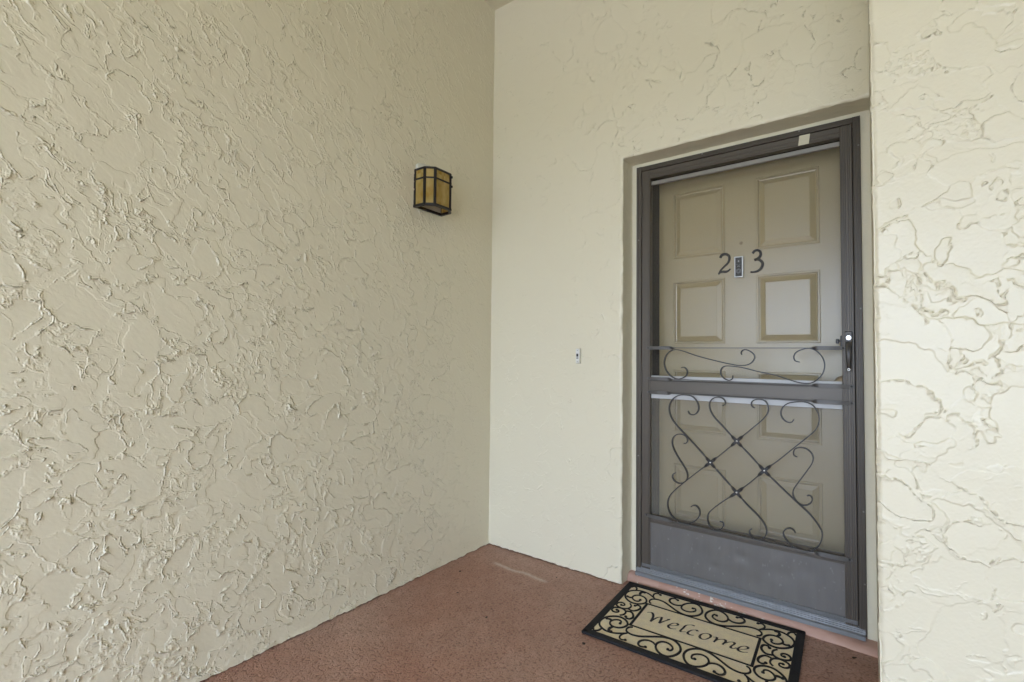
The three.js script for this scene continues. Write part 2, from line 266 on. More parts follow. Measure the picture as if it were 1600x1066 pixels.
{ // the wall with the doorway
  const F = stuccoField(1.845, CEIL, 0.0016, 23, {
    crumb: 0.0014, density: 520, small: 0.4, dab: 0.05, min: 0.04, max: 0.28, level: 0.0018, ridge: 0.0068, bare: 0.5, blur: 0,
    angle: (x, y, R) => R() * 3.1416,
    amp: (x, y) => mix(0.6, 1.1, sstep(0.2, 1.2, x)) * mix(0.8, 1.15, sstep(1.9, 2.4, y)),
  });
  const edge = (u, v) => { // the arris round the opening is rounded off by hand
    const d = v < RTOP ? RX0 - u : Math.max(RX0 - u, v - RTOP, 0);
    const dd = v >= RTOP - 1e-6 ? Math.hypot(Math.max(RX0 - u, 0), Math.max(v - RTOP, 0)) : d;
    const t = clamp(1 - dd / 0.011); return -0.007 * t * t * (1 + 0.5 * noise(u / 0.02, v / 0.02, 9));
  };
  const wob = (u, v) => 0.0045 * fbm(u / 0.05 + 3, v / 0.05, 19, 3);
  const s = stuccoSheet(F, 0.005, (u, v, h) => {
    const nearX = Math.abs(u - RX0) < 0.02 && v < RTOP + 0.01 ? 1 - Math.abs(u - RX0) / 0.02 : 0, nearY = Math.abs(v - RTOP) < 0.02 && u > RX0 - 0.01 ? 1 - Math.abs(v - RTOP) / 0.02 : 0;
    return [u - 0.003 + nearX * wob(u, v), v + clamp(1 - v / 0.03) * (0.005 + 0.007 * fbm(u / 0.02, 2.5, 46)) + nearY * wob(u, v + 5), h + edge(u, v)];
  }, (u, v) => u > RX0 && v < RTOP);
  const w = thing('stucco_wall', 'smoother cream stucco wall with the recessed doorway and small bell push', 'wall');
  part(w, 'stucco_coat', s.geo, paintMat(s.bump, s.span));
  // reveal: left side and underside of the opening, with the wavy hand-floated surface seen in the photograph
  const G = stuccoField(0.2, 2.2, 0.002, 37, { crumb: 0.001, density: 700, min: 0.02, max: 0.09, level: 0.0015, ridge: 0.002, bare: 0.5, blur: 1, angle: (x, y, R) => 1.57 + (R() - 0.5), amp: () => 1.8 });
  const reveal = (place, n) => {
    const nu = 24, pos = [], idx = [];
    for (let j = 0; j <= n; j++) for (let i = 0; i <= nu; i++) pos.push(...place(i / nu, j / n));
    for (let j = 0; j < n; j++) for (let i = 0; i < nu; i++) { const a = j * (nu + 1) + i, b = a + 1, c = a + nu + 1, d = c + 1; idx.push(a, b, d, a, d, c); }
    const g = new THREE.BufferGeometry(); g.setAttribute('position', new THREE.Float32BufferAttribute(pos, 3)); g.setIndex(idx); g.computeVertexNormals(); planarUV(g, 'z', 'y'); return g;
  };
  const sideG = reveal((a, b) => { const v = b * RTOP, z = mix(-0.006, -RD - 0.004, a), h = sampleField(G, 0.04 + a * 0.11, b * 2.1) * sstep(0, 0.1, a); return [RX0 - 0.003 + (1 - a) * wob(RX0, v) + h + 0.004 * sstep(0.86, 1, a) * a, v, z]; }, 260);
  const topG = reveal((a, b) => { const u = RX0 - 0.004 + b * (RX1 - RX0 + 0.004), z = mix(-0.006, -RD - 0.004, a), h = sampleField(G, 0.04 + a * 0.11, b * 1.0) * sstep(0, 0.1, a); return [u, RTOP + (1 - a) * wob(u, RTOP + 5) - h, z]; }, 130);
  part(w, 'reveal', merge([sideG, topG]), plainPaint);
  const back = (x0, x1, y0, y1) => planarUV(box(x0, x1, y0, y1, -RD - 0.05, -RD), 'x', 'y');
  part(w, 'recess_face', merge([back(RX0 - 0.02, 0.8715, 0.02, RTOP + 0.01), back(1.8115, RX1 + 0.03, 0.02, RTOP + 0.01), back(0.8715, 1.8115, 2.101, RTOP + 0.01)]), plainPaint);
  const body = (x0, x1, y0, y1, z1) => planarUV(box(x0, x1, y0, y1, -0.37, z1));
  part(w, 'wall_body', merge([body(-0.02, RX0 - 0.008, -0.2, CEIL, -0.014), body(RX0 - 0.008, RX1 + 0.3, RTOP + 0.008, CEIL, -0.014), body(RX1, RIGHT, -0.2, CEIL, -0.02), body(RX0 - 0.008, RX1, -0.2, RTOP + 0.008, -0.325)]), plainPaint);
}
{ // the pillar-like wing wall on the right of the doorway
  const F = stuccoField(0.52, CEIL, 0.0016, 57, {
    crumb: 0.003, density: 1500, small: 0.5, dab: 0.08, min: 0.03, max: 0.28, level: 0.0042, ridge: 0.0078, bare: 0.12, blur: 0, lineWidth: 0.95,
    angle: (x, y, R) => (R() < 0.6 ? -0.25 + (R() - 0.5) * 1.1 : R() * 3.1416),
    amp: () => 1,
  });
  const s = stuccoSheet(F, 0.0025, (u, v, h) => {
    const t = clamp(1 - u / 0.014), rag = u < 0.02 ? (1 - u / 0.02) * (0.0035 * fbm(v / 0.03, 8, 51, 3) + 0.0015 * noise(v / 0.006, 2, 52)) : 0;
    return [PX + u + rag, v, PZ + h - 0.009 * t * t];
  });
  const w = thing('stucco_pillar', 'pale stucco pillar with ragged edge and long meandering ridges beside the storm door', 'pillar');
  part(w, 'stucco_coat', s.geo, paintMat(s.bump, s.span));
  part(w, 'pillar_body', merge([planarUV(box(PX + 0.001, PX + 0.5, -0.2, CEIL, -0.13, PZ - 0.006), 'z', 'y'), planarUV(box(PX + 0.499, RIGHT, -0.2, CEIL, -0.019, PZ))]), plainPaint);
}
{ // the painted sill under the storm door: a rough little ramp of mortar in the floor colour
  const n = 120, prof = [[-0.062, -0.003], [-0.067, 0.010], [-0.074, 0.021], [-0.086, 0.029], [-0.1, 0.034], [-0.14, 0.038]], pos = [], idx = [];
  for (let i = 0; i <= n; i++) for (let k = 0; k < prof.length; k++) {
    const x = mix(RX0 - 0.004, RX1, i / n), [z, y] = prof[k], j = k > 0 ? 1 : 0.4, e = 0.7 * sstep(0.7, 1, i / n);
    pos.push(x, y * (1 - 0.25 * e) + j * 0.003 * fbm(x / 0.03, k * 2.2, 77, 3), z + (k < 4 ? 0.007 * fbm(x / 0.06, k * 0.6, 78, 3) + e * 0.018 : 0));
  }
  const m = prof.length; for (let i = 0; i < n; i++) for (let k = 0; k < m - 1; k++) { const a = i * m + k, b = a + 1, c = a + m, d = c + 1; idx.push(a, c, d, a, d, b); }
  const g = new THREE.BufferGeometry(); g.setAttribute('position', new THREE.Float32BufferAttribute(pos, 3)); g.setIndex(idx); g.computeVertexNormals(); planarUV(g, 'x', 'y');
  const tex = dataTex(512, 64, (i, j) => { const x = i / 512, y = j / 64, d = clamp(0.35 + 0.5 * fbm(x * 14, y * 3, 91, 3)), c = sstep(0.36, 0.46, fbm(x * 70, y * 9, 92, 3)) * sstep(0.1, 0.35, noise(x * 9, 1, 93)); return srgb8(mix(mix(0.43, 0.55, d), 0.72, c), mix(mix(0.25, 0.37, d), 0.69, c), mix(mix(0.19, 0.30, d), 0.62, c)); }, { srgb: true, repeat: true });
  tex.repeat.set(1, 14);
  solo('door_sill', merge([g, planarUV(box(RX0, RX1, -0.02, 0.03, -0.22, -0.138))]), new THREE.MeshStandardMaterial({ map: tex, roughness: 0.75 }), 'low rough painted pink concrete sill under the storm door', 'sill');
}

{ // unseen wall added opposite the long wall, keeping light from the side out
  solo('stucco_wall', planarUV(box(RIGHT, RIGHT + 0.2, -0.2, CEIL - 0.002, -0.3, FRONT - 0.003), "z", "y"), plainPaint, 'added plain cream stucco wall closing the unseen side of the porch opposite the lantern', 'wall');
}

// ---------------------------------------------------------------- metals and paints of the door
const brush = dataTex(256, 256, (i, j) => { const a = tileNoise(i / 2, j / 40, 128, 12), b = tileNoise(i / 9, j / 9, 28, 13); const v = 255 * clamp(0.35 + 0.35 * a + 0.3 * b); return [v, v, v]; }, { repeat: true });
brush.repeat.set(5, 5);
const bronze = new THREE.MeshStandardMaterial({ color: lin(0.09, 0.076, 0.06), metalness: 0.25, roughness: 0.4 });
const ironMat = new THREE.MeshStandardMaterial({ color: lin(0.03, 0.028, 0.027), metalness: 0.2, roughness: 0.45 });
const scuff = dataTex(512, 256, (i, j) => { const x = i / 512, y = j / 256, a = fbm(x * 18, y * 9, 501, 4), b = fbm(x * 60, y * 8, 502, 3), k = 1 + 0.07 * a + 0.07 * b, c = sstep(0.5, 0.6, fbm(x * 110, y * 60, 503, 2)); return srgb8(mix(0.142, 0.28, c * 0.4) * k, mix(0.134, 0.27, c * 0.4) * k, mix(0.124, 0.26, c * 0.4) * k); }, { srgb: true, repeat: true });   // kick plate paler than the bronze, with fine random scuffs
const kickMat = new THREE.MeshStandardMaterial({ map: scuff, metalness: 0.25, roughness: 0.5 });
const barMat = new THREE.MeshStandardMaterial({ color: lin(0.11, 0.105, 0.098), metalness: 0.4, roughness: 0.5 });
const blackMat = new THREE.MeshStandardMaterial({ color: lin(0.018, 0.017, 0.017), roughness: 0.4 });
const digitMat = new THREE.MeshStandardMaterial({ color: lin(0.012, 0.011, 0.011), roughness: 0.62 });
const alu = new THREE.MeshStandardMaterial({ color: lin(0.52, 0.52, 0.51), roughness: 0.5, metalness: 0.1 });
const aluGrey = new THREE.MeshStandardMaterial({ color: lin(0.24, 0.23, 0.21), roughness: 0.45, metalness: 0.4 });
const sillAlu = new THREE.MeshStandardMaterial({ color: lin(0.17, 0.175, 0.178), roughness: 0.75, metalness: 0.2, roughnessMap: brush });
const chrome = new THREE.MeshStandardMaterial({ color: lin(0.8, 0.8, 0.78), metalness: 1, roughness: 0.25 });
const whitePlastic = new THREE.MeshStandardMaterial({ color: lin(0.72, 0.71, 0.67), roughness: 0.4 });

// fluted bar: a flat bar with fine grooves along its face (face towards +z), length along y
function fluted(x0, x1, y0, y1, z0, z1, grooves) {
  const s = new THREE.Shape(), w = x1 - x0, c = 0.0015;
  s.moveTo(0, z0 - z1); s.lineTo(0, -c); s.lineTo(c, 0);
  for (const [a, b] of grooves) { const m0 = a * w, m1 = b * w, dp = 0.0022; s.lineTo(m0, 0); s.lineTo(m0 + 0.0008, -dp); s.lineTo(m1 - 0.0008, -dp); s.lineTo(m1, 0); }
  s.lineTo(w - c, 0); s.lineTo(w, -c); s.lineTo(w, z0 - z1); s.closePath();
  const g = new THREE.ExtrudeGeometry(s, { depth: y1 - y0, bevelEnabled: false });
  g.rotateX(-Math.PI / 2);            // shape y -> -z, extrusion -> y
  g.scale(1, 1, -1);
  const idx = g.index; if (idx) { for (let k = 0; k < idx.count; k += 3) { const t = idx.getX(k); idx.setX(k, idx.getX(k + 1)); idx.setX(k + 1, t); } }
  else for (const n of ['position', 'uv']) { const a = g.attributes[n], s2 = a.itemSize; for (let k = 0; k < a.count; k += 3) for (let c2 = 0; c2 < s2; c2++) { const t = a.array[k * s2 + c2]; a.array[k * s2 + c2] = a.array[(k + 1) * s2 + c2]; a.array[(k + 1) * s2 + c2] = t; } }
  g.translate(x0, y0, z1); g.computeVertexNormals(); return planarUV(g, 'x', 'y');
}
function flutedAcross(x0, x1, y0, y1, z0, z1, grooves) { const g = fluted(0, y1 - y0, 0, x1 - x0, z0, z1, grooves); g.rotateZ(-Math.PI / 2); g.translate(x0, y1, 0); return planarUV(g, 'x', 'y'); }
const fine5 = [[0.12, 0.2], [0.28, 0.36], [0.44, 0.52], [0.6, 0.68], [0.78, 0.86]];
const FZ = -0.106;                    // front of the storm door's frame

{ // the fixed bronze frame round the storm door
  const f = thing('door_frame', 'dark bronze metal frame round the storm door, screwed into the recess', 'door frame');
  part(f, 'jamb', fluted(0.872, 0.8985, 0.034, 2.1, -0.16, FZ, [[0.35, 0.45]]), bronze);
  part(f, 'jamb', fluted(1.7855, 1.811, 0.04, 2.1, -0.16, FZ, [[0.12, 0.22], [0.34, 0.44], [0.56, 0.66], [0.76, 0.86]]), bronze);
  part(f, 'head', flutedAcross(0.8987, 1.7853, 2.0765, 2.0998, -0.16, FZ - 0.001, [[0.3, 0.4], [0.66, 0.74]]), bronze);
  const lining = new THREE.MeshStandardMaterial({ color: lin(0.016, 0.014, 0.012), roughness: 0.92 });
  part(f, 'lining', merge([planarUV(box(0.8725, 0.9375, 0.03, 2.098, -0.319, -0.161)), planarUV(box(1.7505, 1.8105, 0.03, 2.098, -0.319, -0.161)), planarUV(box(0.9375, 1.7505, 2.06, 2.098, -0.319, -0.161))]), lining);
  // threshold: a sloping ribbed aluminium strip
  const s = new THREE.Shape(); const pts = [[-0.19, 0.03], [-0.19, 0.074], [-0.118, 0.074], [-0.112, 0.070], [-0.1105, 0.0665], [-0.107, 0.0665], [-0.1055, 0.061], [-0.102, 0.061], [-0.1005, 0.0555], [-0.097, 0.0555], [-0.0955, 0.050], [-0.0885, 0.046], [-0.087, 0.032], [-0.087, 0.03]];
  pts.forEach((p, i) => (i ? s.lineTo(-p[0], p[1]) : s.moveTo(-p[0], p[1]))); s.closePath();
  const g = new THREE.ExtrudeGeometry(s, { depth: 1.806 - 0.877, bevelEnabled: false }); g.rotateY(Math.PI / 2); g.translate(0.877, 0, 0);
  part(f, 'threshold', planarUV(g, 'x', 'y'), sillAlu);
  const screwG = new THREE.CylinderGeometry(0.0032, 0.0036, 0.002, 12); screwG.rotateX(Math.PI / 2);
  for (const [x, y] of [[0.885, 1.72], [0.885, 0.62], [1.805, 1.98], [1.805, 1.32], [1.805, 0.52], [1.806, 0.24], [1.6, 2.094], [1.2, 2.094]]) { const m = part(f, 'screw', screwG, aluGrey); m.position.set(x, y, FZ + 0.0005); }
  for (const [y0, y1] of [[1.837, 1.972], [0.94, 1.07], [0.40, 0.53]]) {
    const h = part(f, 'hinge', (() => { const c = new THREE.CylinderGeometry(0.0042, 0.0042, y1 - y0, 14); c.translate(0, (y0 + y1) / 2, 0); return c; })(), bronze); h.position.set(0.8998, 0, FZ + 0.002);
  }
}

// ---------------------------------------------------------------- swept strips
function resample(pts, step) {
  const c = new THREE.CatmullRomCurve3(pts.map((p) => new THREE.Vector3(p[0], p[1], 0)), false, 'centripetal'), L = c.getLength(), n = Math.max(8, Math.round(L / step));
  return { pts: c.getSpacedPoints(n), L, n };
}
// a flat steel strip bent along a plane curve; turn(s, p) 0 = on edge (its width along z), 1 = lying flat in the plane
function strip(pts, thick, width, turn, lift) {
  const { pts: P, n } = resample(pts, 0.006), pos = [], idx = [], ring = [];
  for (let i = 0; i <= n; i++) {
    const a = P[Math.max(0, i - 1)], b = P[Math.min(n, i + 1)], tx = b.x - a.x, ty = b.y - a.y, l = Math.hypot(tx, ty) || 1, nx = -ty / l, ny = tx / l, f = turn(P[i], i / n) * Math.PI / 2, c = Math.cos(f), s = Math.sin(f), z0 = lift(P[i]);
    const h = thick / 2, w = width / 2 * Math.min(1, 0.55 + Math.min(i, n - i) * 0.12);
    ring.push([[-h, -w], [h, -w], [h, w], [-h, w]].map(([u, v]) => { const q = u * c + v * s, z = -u * s + v * c; return [P[i].x + nx * q, P[i].y + ny * q, z0 + z]; }));
  }
  for (let e = 0; e < 4; e++) { const b0 = pos.length / 3; for (let i = 0; i <= n; i++) pos.push(...ring[i][e], ...ring[i][(e + 1) % 4]); for (let i = 0; i < n; i++) { const a = b0 + 2 * i; idx.push(a, a + 1, a + 3, a, a + 3, a + 2); } }
  for (const i of [0, n]) { const b0 = pos.length / 3; for (const r of ring[i]) pos.push(...r); idx.push(...(i ? [b0, b0 + 1, b0 + 2, b0, b0 + 2, b0 + 3] : [b0, b0 + 2, b0 + 1, b0, b0 + 3, b0 + 2])); }
  const g = new THREE.BufferGeometry(); g.setAttribute('position', new THREE.Float32BufferAttribute(pos, 3)); g.setIndex(idx); g.computeVertexNormals(); return planarUV(g);
}
const mm = (list) => list.map(([a, b]) => [a / 1000, b / 1000]);

{ // the storm door leaf
  const d = thing('storm_door', 'dark bronze storm door with iron scrollwork, screens and kick panel', 'storm door');
  part(d, 'stile', fluted(0.9012, 0.9448, 0.06, 2.0736, -0.14, FZ - 0.002, [[0.82, 0.9]]), bronze);
  part(d, 'stile', fluted(1.7420, 1.7832, 0.06, 2.0736, -0.14, FZ - 0.002, [[0.1, 0.17], [0.25, 0.32], [0.4, 0.47], [0.62, 0.69], [0.78, 0.85]]), bronze);
  part(d, 'top_rail', flutedAcross(0.945, 1.7418, 2.029, 2.0734, -0.14, FZ - 0.0025, [[0.5, 0.56], [0.8, 0.86]]), bronze);
  part(d, 'middle_rail', flutedAcross(0.945, 1.7418, 0.942, 1.006, -0.14, FZ - 0.004, [[0.05, 0.09], [0.92, 0.96]]), bronze);
  part(d, 'panel_bead', flutedAcross(0.945, 1.7418, 0.297, 0.332, -0.14, FZ - 0.004, [[0.22, 0.36], [0.62, 0.74]]), bronze);
  { // kick panel with shallow dents
    const nx = 120, ny = 34, g = new THREE.PlaneGeometry(1.7418 - 0.945, 0.297 - 0.078, nx, ny), p = g.attributes.position;
    const dents = [[0.02, 0.045, 0.03, 0.003], [0.17, 0.01, 0.05, 0.0025], [-0.1, -0.03, 0.022, 0.002], [0.06, -0.05, 0.05, 0.0022], [0.26, 0.05, 0.04, 0.002], [-0.22, 0.02, 0.06, 0.0018]];
    for (let i = 0; i < p.count; i++) { const x = p.getX(i), y = p.getY(i); let z = 0.0012 * fbm(x / 0.14, y / 0.1, 301, 3); for (const [a, b, r, h] of dents) z -= h * Math.exp(-(((x - a) / r) ** 2 + ((y - b) / (r * 0.7)) ** 2)); z -= 0.0016 * Math.exp(-(((x - 0.045) / 0.0018) ** 2)) * sstep(0.0, -0.06, y); p.setZ(i, z); }
    g.translate((1.7418 + 0.945) / 2, (0.297 + 0.078) / 2, FZ - 0.008); g.computeVertexNormals();
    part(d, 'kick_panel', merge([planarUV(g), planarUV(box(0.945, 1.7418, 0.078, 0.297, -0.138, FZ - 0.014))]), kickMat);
  }
  part(d, 'bottom_sweep', flutedAcross(0.902, 1.782, 0.0745, 0.09, -0.136, FZ - 0.001, [[0.3, 0.42], [0.62, 0.74]]), sillAlu);
  // light metal rails of the two inserts, seen behind the door's own rails
  const insert = (y0, y1, m) => part(d, 'insert_rail', planarUV(box(0.9455, 1.7413, y0, y1, -0.139, -0.121, 0.002)), m);
  insert(1.9985, 2.018, aluGrey); insert(1.0065, 1.027, alu); insert(0.9135, 0.9415, alu);
  const mesh = (o) => new THREE.MeshStandardMaterial({ color: lin(0.42, 0.385, 0.32), roughness: 0.9, transparent: true, opacity: o, side: THREE.DoubleSide });
  const sheetG = (y0, y1) => planarUV(new THREE.PlaneGeometry(0.797, y1 - y0).translate(1.3435, (y0 + y1) / 2, -0.13));
  part(d, 'insect_screen', sheetG(1.02, 2.005), mesh(0.08));
  part(d, 'insect_screen', sheetG(0.325, 0.93), mesh(0.28));

  // scrollwork
  const ZS = FZ + 0.013, X = [[1.3494, 0.7464], [1.236, 0.6355], [1.4592, 0.6315], [1.3475, 0.5184]];
  const near = (p) => Math.min(...X.map(([a, b]) => Math.hypot(p.x - a, p.y - b)));
  const turn = (p) => { const r = near(p); return sstep(0.042, 0.012, r); };
  for (const k of Object.keys(STRIPS)) {
    const crossing = 'ABCD'.includes(k), up = k === 'A' || k === 'B' ? 0.0016 : -0.0016;
    part(d, 'scroll', strip(mm(STRIPS[k]), 0.0042, 0.0135, crossing ? turn : () => 0, (p) => ZS + (crossing ? up * sstep(0.05, 0.012, near(p)) : 0)), ironMat);
  }
  const rivetG = new THREE.SphereGeometry(0.0042, 12, 8); rivetG.scale(1, 1, 0.55);
  for (const [x, y] of X) part(d, 'rivet', rivetG, chrome).position.set(x, y, ZS + 0.0035);
  // four cross bars, twisted on edge between flattened, pointed ends
  for (const [xa, xb, xc, xd, ya, yb] of [[0.928, 1.0719, 1.6343, 1.756, 1.1655, 1.1625], [0.9324, 1.063, 1.6361, 1.7819, 1.0135, 1.0085], [0.9325, 1.0586, 1.6323, 1.7812, 0.9445, 0.9415], [0.9205, 1.0676, 1.6327, 1.7686, 0.3335, 0.3245]]) {
    const y = (x) => mix(ya, yb, (x - xa) / (xd - xa)), pts = []; for (let i = 0; i <= 60; i++) { const x = mix(xa, xd, i / 60); pts.push([x, y(x)]); }
    const flat = (p) => Math.max(sstep(xb + 0.004, xb - 0.03, p.x), sstep(xc - 0.004, xc + 0.03, p.x));
    part(d, 'cross_bar', strip(pts, 0.0036, 0.0165, flat, (p) => ZS - 0.008 * flat(p) * sstep(0.06, 0.0, Math.min(p.x - xa, xd - p.x))), barMat);
    for (const x of [xa + 0.01, xd - 0.01]) part(d, 'rivet', rivetG, ironMat).position.set(x, y(x), ZS - 0.0055);
  }
  // handle: lock plate, cylinder and a bowed pull
  const hx = 1.7645, hz = FZ - 0.002, h = part(d, 'handle', (() => {
    const plate = box(hx - 0.0125, hx + 0.0125, 1.186, 1.229, hz - 0.002, hz + 0.017, 0.003);
    const n = 22, pos = [], idx = [];
    for (let i = 0; i <= n; i++) { const t = i / n, y = mix(1.188, 1.072, t), w = mix(0.0105, 0.0078, sstep(0, 0.9, t)), zf = hz + 0.017 + 0.013 * Math.sin(Math.PI * Math.min(1, t * 1.02)), zb = zf - 0.009 - 0.006 * sstep(0.85, 1, t); for (const [a, b] of [[-w, zb], [-w, zf - 0.003], [-w * 0.6, zf], [w * 0.6, zf], [w, zf - 0.003], [w, zb]]) pos.push(hx + a, y, b); }
    for (let i = 0; i < n; i++) for (let k = 0; k < 6; k++) { const a = i * 6 + k, b = i * 6 + (k + 1) % 6, c = a + 6, e = b + 6; idx.push(a, c, e, a, e, b); }
    idx.push(n * 6, n * 6 + 1, n * 6 + 2, n * 6, n * 6 + 2, n * 6 + 3, n * 6, n * 6 + 3, n * 6 + 4, n * 6, n * 6 + 4, n * 6 + 5);
    const g = new THREE.BufferGeometry(); g.setAttribute('position', new THREE.Float32BufferAttribute(pos, 3)); g.setIndex(idx); g.computeVertexNormals(); planarUV(g);
    return merge([planarUV(plate), g, planarUV(box(hx - 0.0075, hx + 0.0075, 1.0705, 1.083, hz - 0.002, hz + 0.02, 0.003))]);
  })(), new THREE.MeshStandardMaterial({ color: lin(0.06, 0.055, 0.05), roughness: 0.38, metalness: 0.4 }), 'dark pull handle with a bright lock cylinder');
  const cyl = new THREE.CylinderGeometry(0.0082, 0.0088, 0.006, 24); cyl.rotateX(Math.PI / 2); cyl.translate(hx, 1.2035, hz + 0.0195);
  part(h, 'lock_cylinder', cyl, chrome);
  part(h, 'keyhole', box(hx - 0.0009, hx + 0.0009, 1.2, 1.2072, hz + 0.0222, hz + 0.0232), blackMat);
  const ring = new THREE.TorusGeometry(0.0042, 0.0014, 8, 18); ring.translate(hx - 0.0005, 1.0768, hz + 0.0205);
  part(h, 'end_ring', ring, chrome);
  part(d, 'inside_latch', merge([planarUV(box(1.724, 1.742, 1.187, 1.1975, -0.162, -0.152, 0.003)), planarUV(box(1.719, 1.731, 1.182, 1.202, -0.168, -0.148, 0.004)), planarUV(box(1.735, 1.752, 1.16, 1.215, -0.165, -0.141, 0.003))]), blackMat);
}
{ // paper tag stuck to the head of the storm door
  const g = box(-0.0195, 0.0195, -0.022, 0.022, 0, 0.0006), p = g.attributes.position;
  for (let i = 0; i < p.count; i++) { const y = p.getY(i); p.setX(i, p.getX(i) + 0.1 * (y + 0.022)); p.setZ(i, p.getZ(i) + (y < -0.01 ? 0.004 : 0)); }
  g.computeVertexNormals(); g.translate(1.616, 2.0505, FZ + 0.0005);
  solo('paper_tag', g, new THREE.MeshStandardMaterial({ color: lin(0.62, 0.58, 0.44), roughness: 0.85 }), 'small blank yellowed paper tag stuck on the door head', 'tag');
}

{ // the panelled entrance door behind
  const d = thing('entry_door', 'taupe painted entrance door with eight raised panels and the digits 2 and 3', 'door');
  const DZ = -0.255, KK = (2.2476 - DZ) / (2.2476 + 0.221), kx = (x) => 1.8242 + (x - 1.8242) * KK, ky = (y) => 1.111 + (y - 1.111) * KK, peel = dataTex(256, 256, (i, j) => { const v = 255 * clamp(0.5 * tileNoise(i / 4, j / 1.5, 64, 21) + 0.5 * tileNoise(i / 2, j / 2, 128, 22)); return [v, v, v]; }, { repeat: true });
  peel.repeat.set(4, 4);
  const paint = new THREE.MeshPhysicalMaterial({ color: lin(0.335, 0.27, 0.14), roughness: 0.28, ior: 1.62, bumpMap: peel, bumpScale: 0.00022 });
  const cols = [[1.025, 1.274], [1.411, 1.663]].map((c) => c.map(kx)), rows = [[1.625, 1.966], [1.188, 1.508], [0.745, 1.056], [0.318, 0.583]].map((c) => c.map(ky));
  const s = new THREE.Shape(); s.moveTo(0.94, 0.045); s.lineTo(1.748, 0.045); s.lineTo(1.748, 2.057); s.lineTo(0.94, 2.057); s.closePath();
  const loops = [[0, 0], [0.003, 0.0028], [0.009, 0.0028], [0.012, -0.0045], [0.0165, -0.0055], [0.038, 0.0012], [0.0395, 0.0005]];
  for (const [x0, x1] of cols) for (const [y0, y1] of rows) { const h = new THREE.Path(); h.moveTo(x0, y0); h.lineTo(x0, y1); h.lineTo(x1, y1); h.lineTo(x1, y0); h.closePath(); s.holes.push(h); }
  const g = new THREE.ExtrudeGeometry(s, { depth: 0.04, bevelEnabled: false }); g.translate(0, 0, DZ - 0.04);
  part(d, 'leaf', planarUV(g), paint);
  part(d, 'back_sheet', planarUV(box(0.941, 1.747, 0.046, 2.056, DZ - 0.046, DZ - 0.0405)), paint);
  for (const [x0, x1] of cols) for (const [y0, y1] of rows) {
    const pos = [], quad = (a, b, c, e) => pos.push(...a, ...b, ...c, ...a, ...c, ...e), rect = ([i, z]) => [[x0 + i, y0 + i, DZ + z], [x1 - i, y0 + i, DZ + z], [x1 - i, y1 - i, DZ + z], [x0 + i, y1 - i, DZ + z]];
    for (let k = 0; k + 1 < loops.length; k++) { const a = rect(loops[k]), b = rect(loops[k + 1]); for (let e = 0; e < 4; e++) quad(a[e], a[(e + 1) % 4], b[(e + 1) % 4], b[e]); }
    const l = rect(loops[loops.length - 1]); quad(l[0], l[1], l[2], l[3]);
    const pg = new THREE.BufferGeometry(); pg.setAttribute('position', new THREE.Float32BufferAttribute(pos, 3)); pg.computeVertexNormals();
    part(d, 'raised_panel', planarUV(pg), paint);
  }
  // knob, its rose, and the old peephole
  const lathe = (pts, seg = 28) => { const q = new THREE.LatheGeometry(pts.map((p) => new THREE.Vector2(p[0], p[1])), seg); q.rotateX(Math.PI / 2); return q; };
  const knob = part(d, 'door_knob', lathe([[0.0001, 0.0], [0.031, 0.0], [0.031, 0.004], [0.024, 0.009], [0.012, 0.013], [0.011, 0.03], [0.02, 0.036], [0.027, 0.045], [0.0275, 0.055], [0.022, 0.064], [0.0001, 0.067]]), new THREE.MeshStandardMaterial({ color: lin(0.42, 0.36, 0.27), metalness: 0.9, roughness: 0.3 }));
  knob.position.set(1.7385, 1.0155, DZ);
  const peep = part(d, 'peephole', lathe([[0.0001, 0.0016], [0.003, 0.0016], [0.0042, 0.003], [0.0068, 0.003], [0.0078, 0.0]]), new THREE.MeshStandardMaterial({ color: lin(0.28, 0.22, 0.14), metalness: 0.8, roughness: 0.4 }));
  peep.position.set(kx(1.346), ky(1.667), DZ);
  // the two cast digits
  DIGITS.forEach((strokes, n) => {
    const geos = strokes.map((pts, k) => {
      const { pts: P, n: N } = resample(mm(pts).map(([a, b]) => [kx(a), ky(b)]), 0.0025), pos = [], idx = [];
      for (let i = 0; i <= N; i++) {
        const a = P[Math.max(0, i - 1)], b = P[Math.min(N, i + 1)], tx = b.x - a.x, ty = b.y - a.y, l = Math.hypot(tx, ty) || 1, nx = -ty / l, ny = tx / l, t = i / N;
        const w = n === 0 ? 1.35 * (k ? mix(0.0022, 0.0044, Math.sin(Math.PI * clamp(t * 1.1))) : mix(0.0042, 0.0032, t) * (1 + 0.15 * Math.sin(t * 6))) : 1.3 * mix(0.004, 0.0046, Math.sin(Math.PI * t)) * mix(1, 0.75, sstep(0.75, 1, t));
        for (const [s2, z] of [[-w, 0], [-w, 0.0035], [-w * 0.6, 0.0052], [w * 0.6, 0.0052], [w, 0.0035], [w, 0]]) pos.push(P[i].x + nx * s2, P[i].y + ny * s2, DZ + 0.001 + z);
      }
      for (let i = 0; i < N; i++) for (let e = 0; e < 5; e++) { const a = i * 6 + e; idx.push(a, a + 1, a + 7, a, a + 7, a + 6); }
      for (const i of [0, N]) { const o = i * 6; for (const e of [1, 2, 3, 4]) idx.push(...(i ? [o, o + e + 1, o + e] : [o, o + e, o + e + 1])); }
      const dg = new THREE.BufferGeometry(); dg.setAttribute('position', new THREE.Float32BufferAttribute(pos, 3)); dg.setIndex(idx); dg.computeVertexNormals(); return planarUV(dg);
    });
    part(d, 'digit', merge(geos), digitMat, n ? 'black script digit 3' : 'black script digit 2');
  });
}
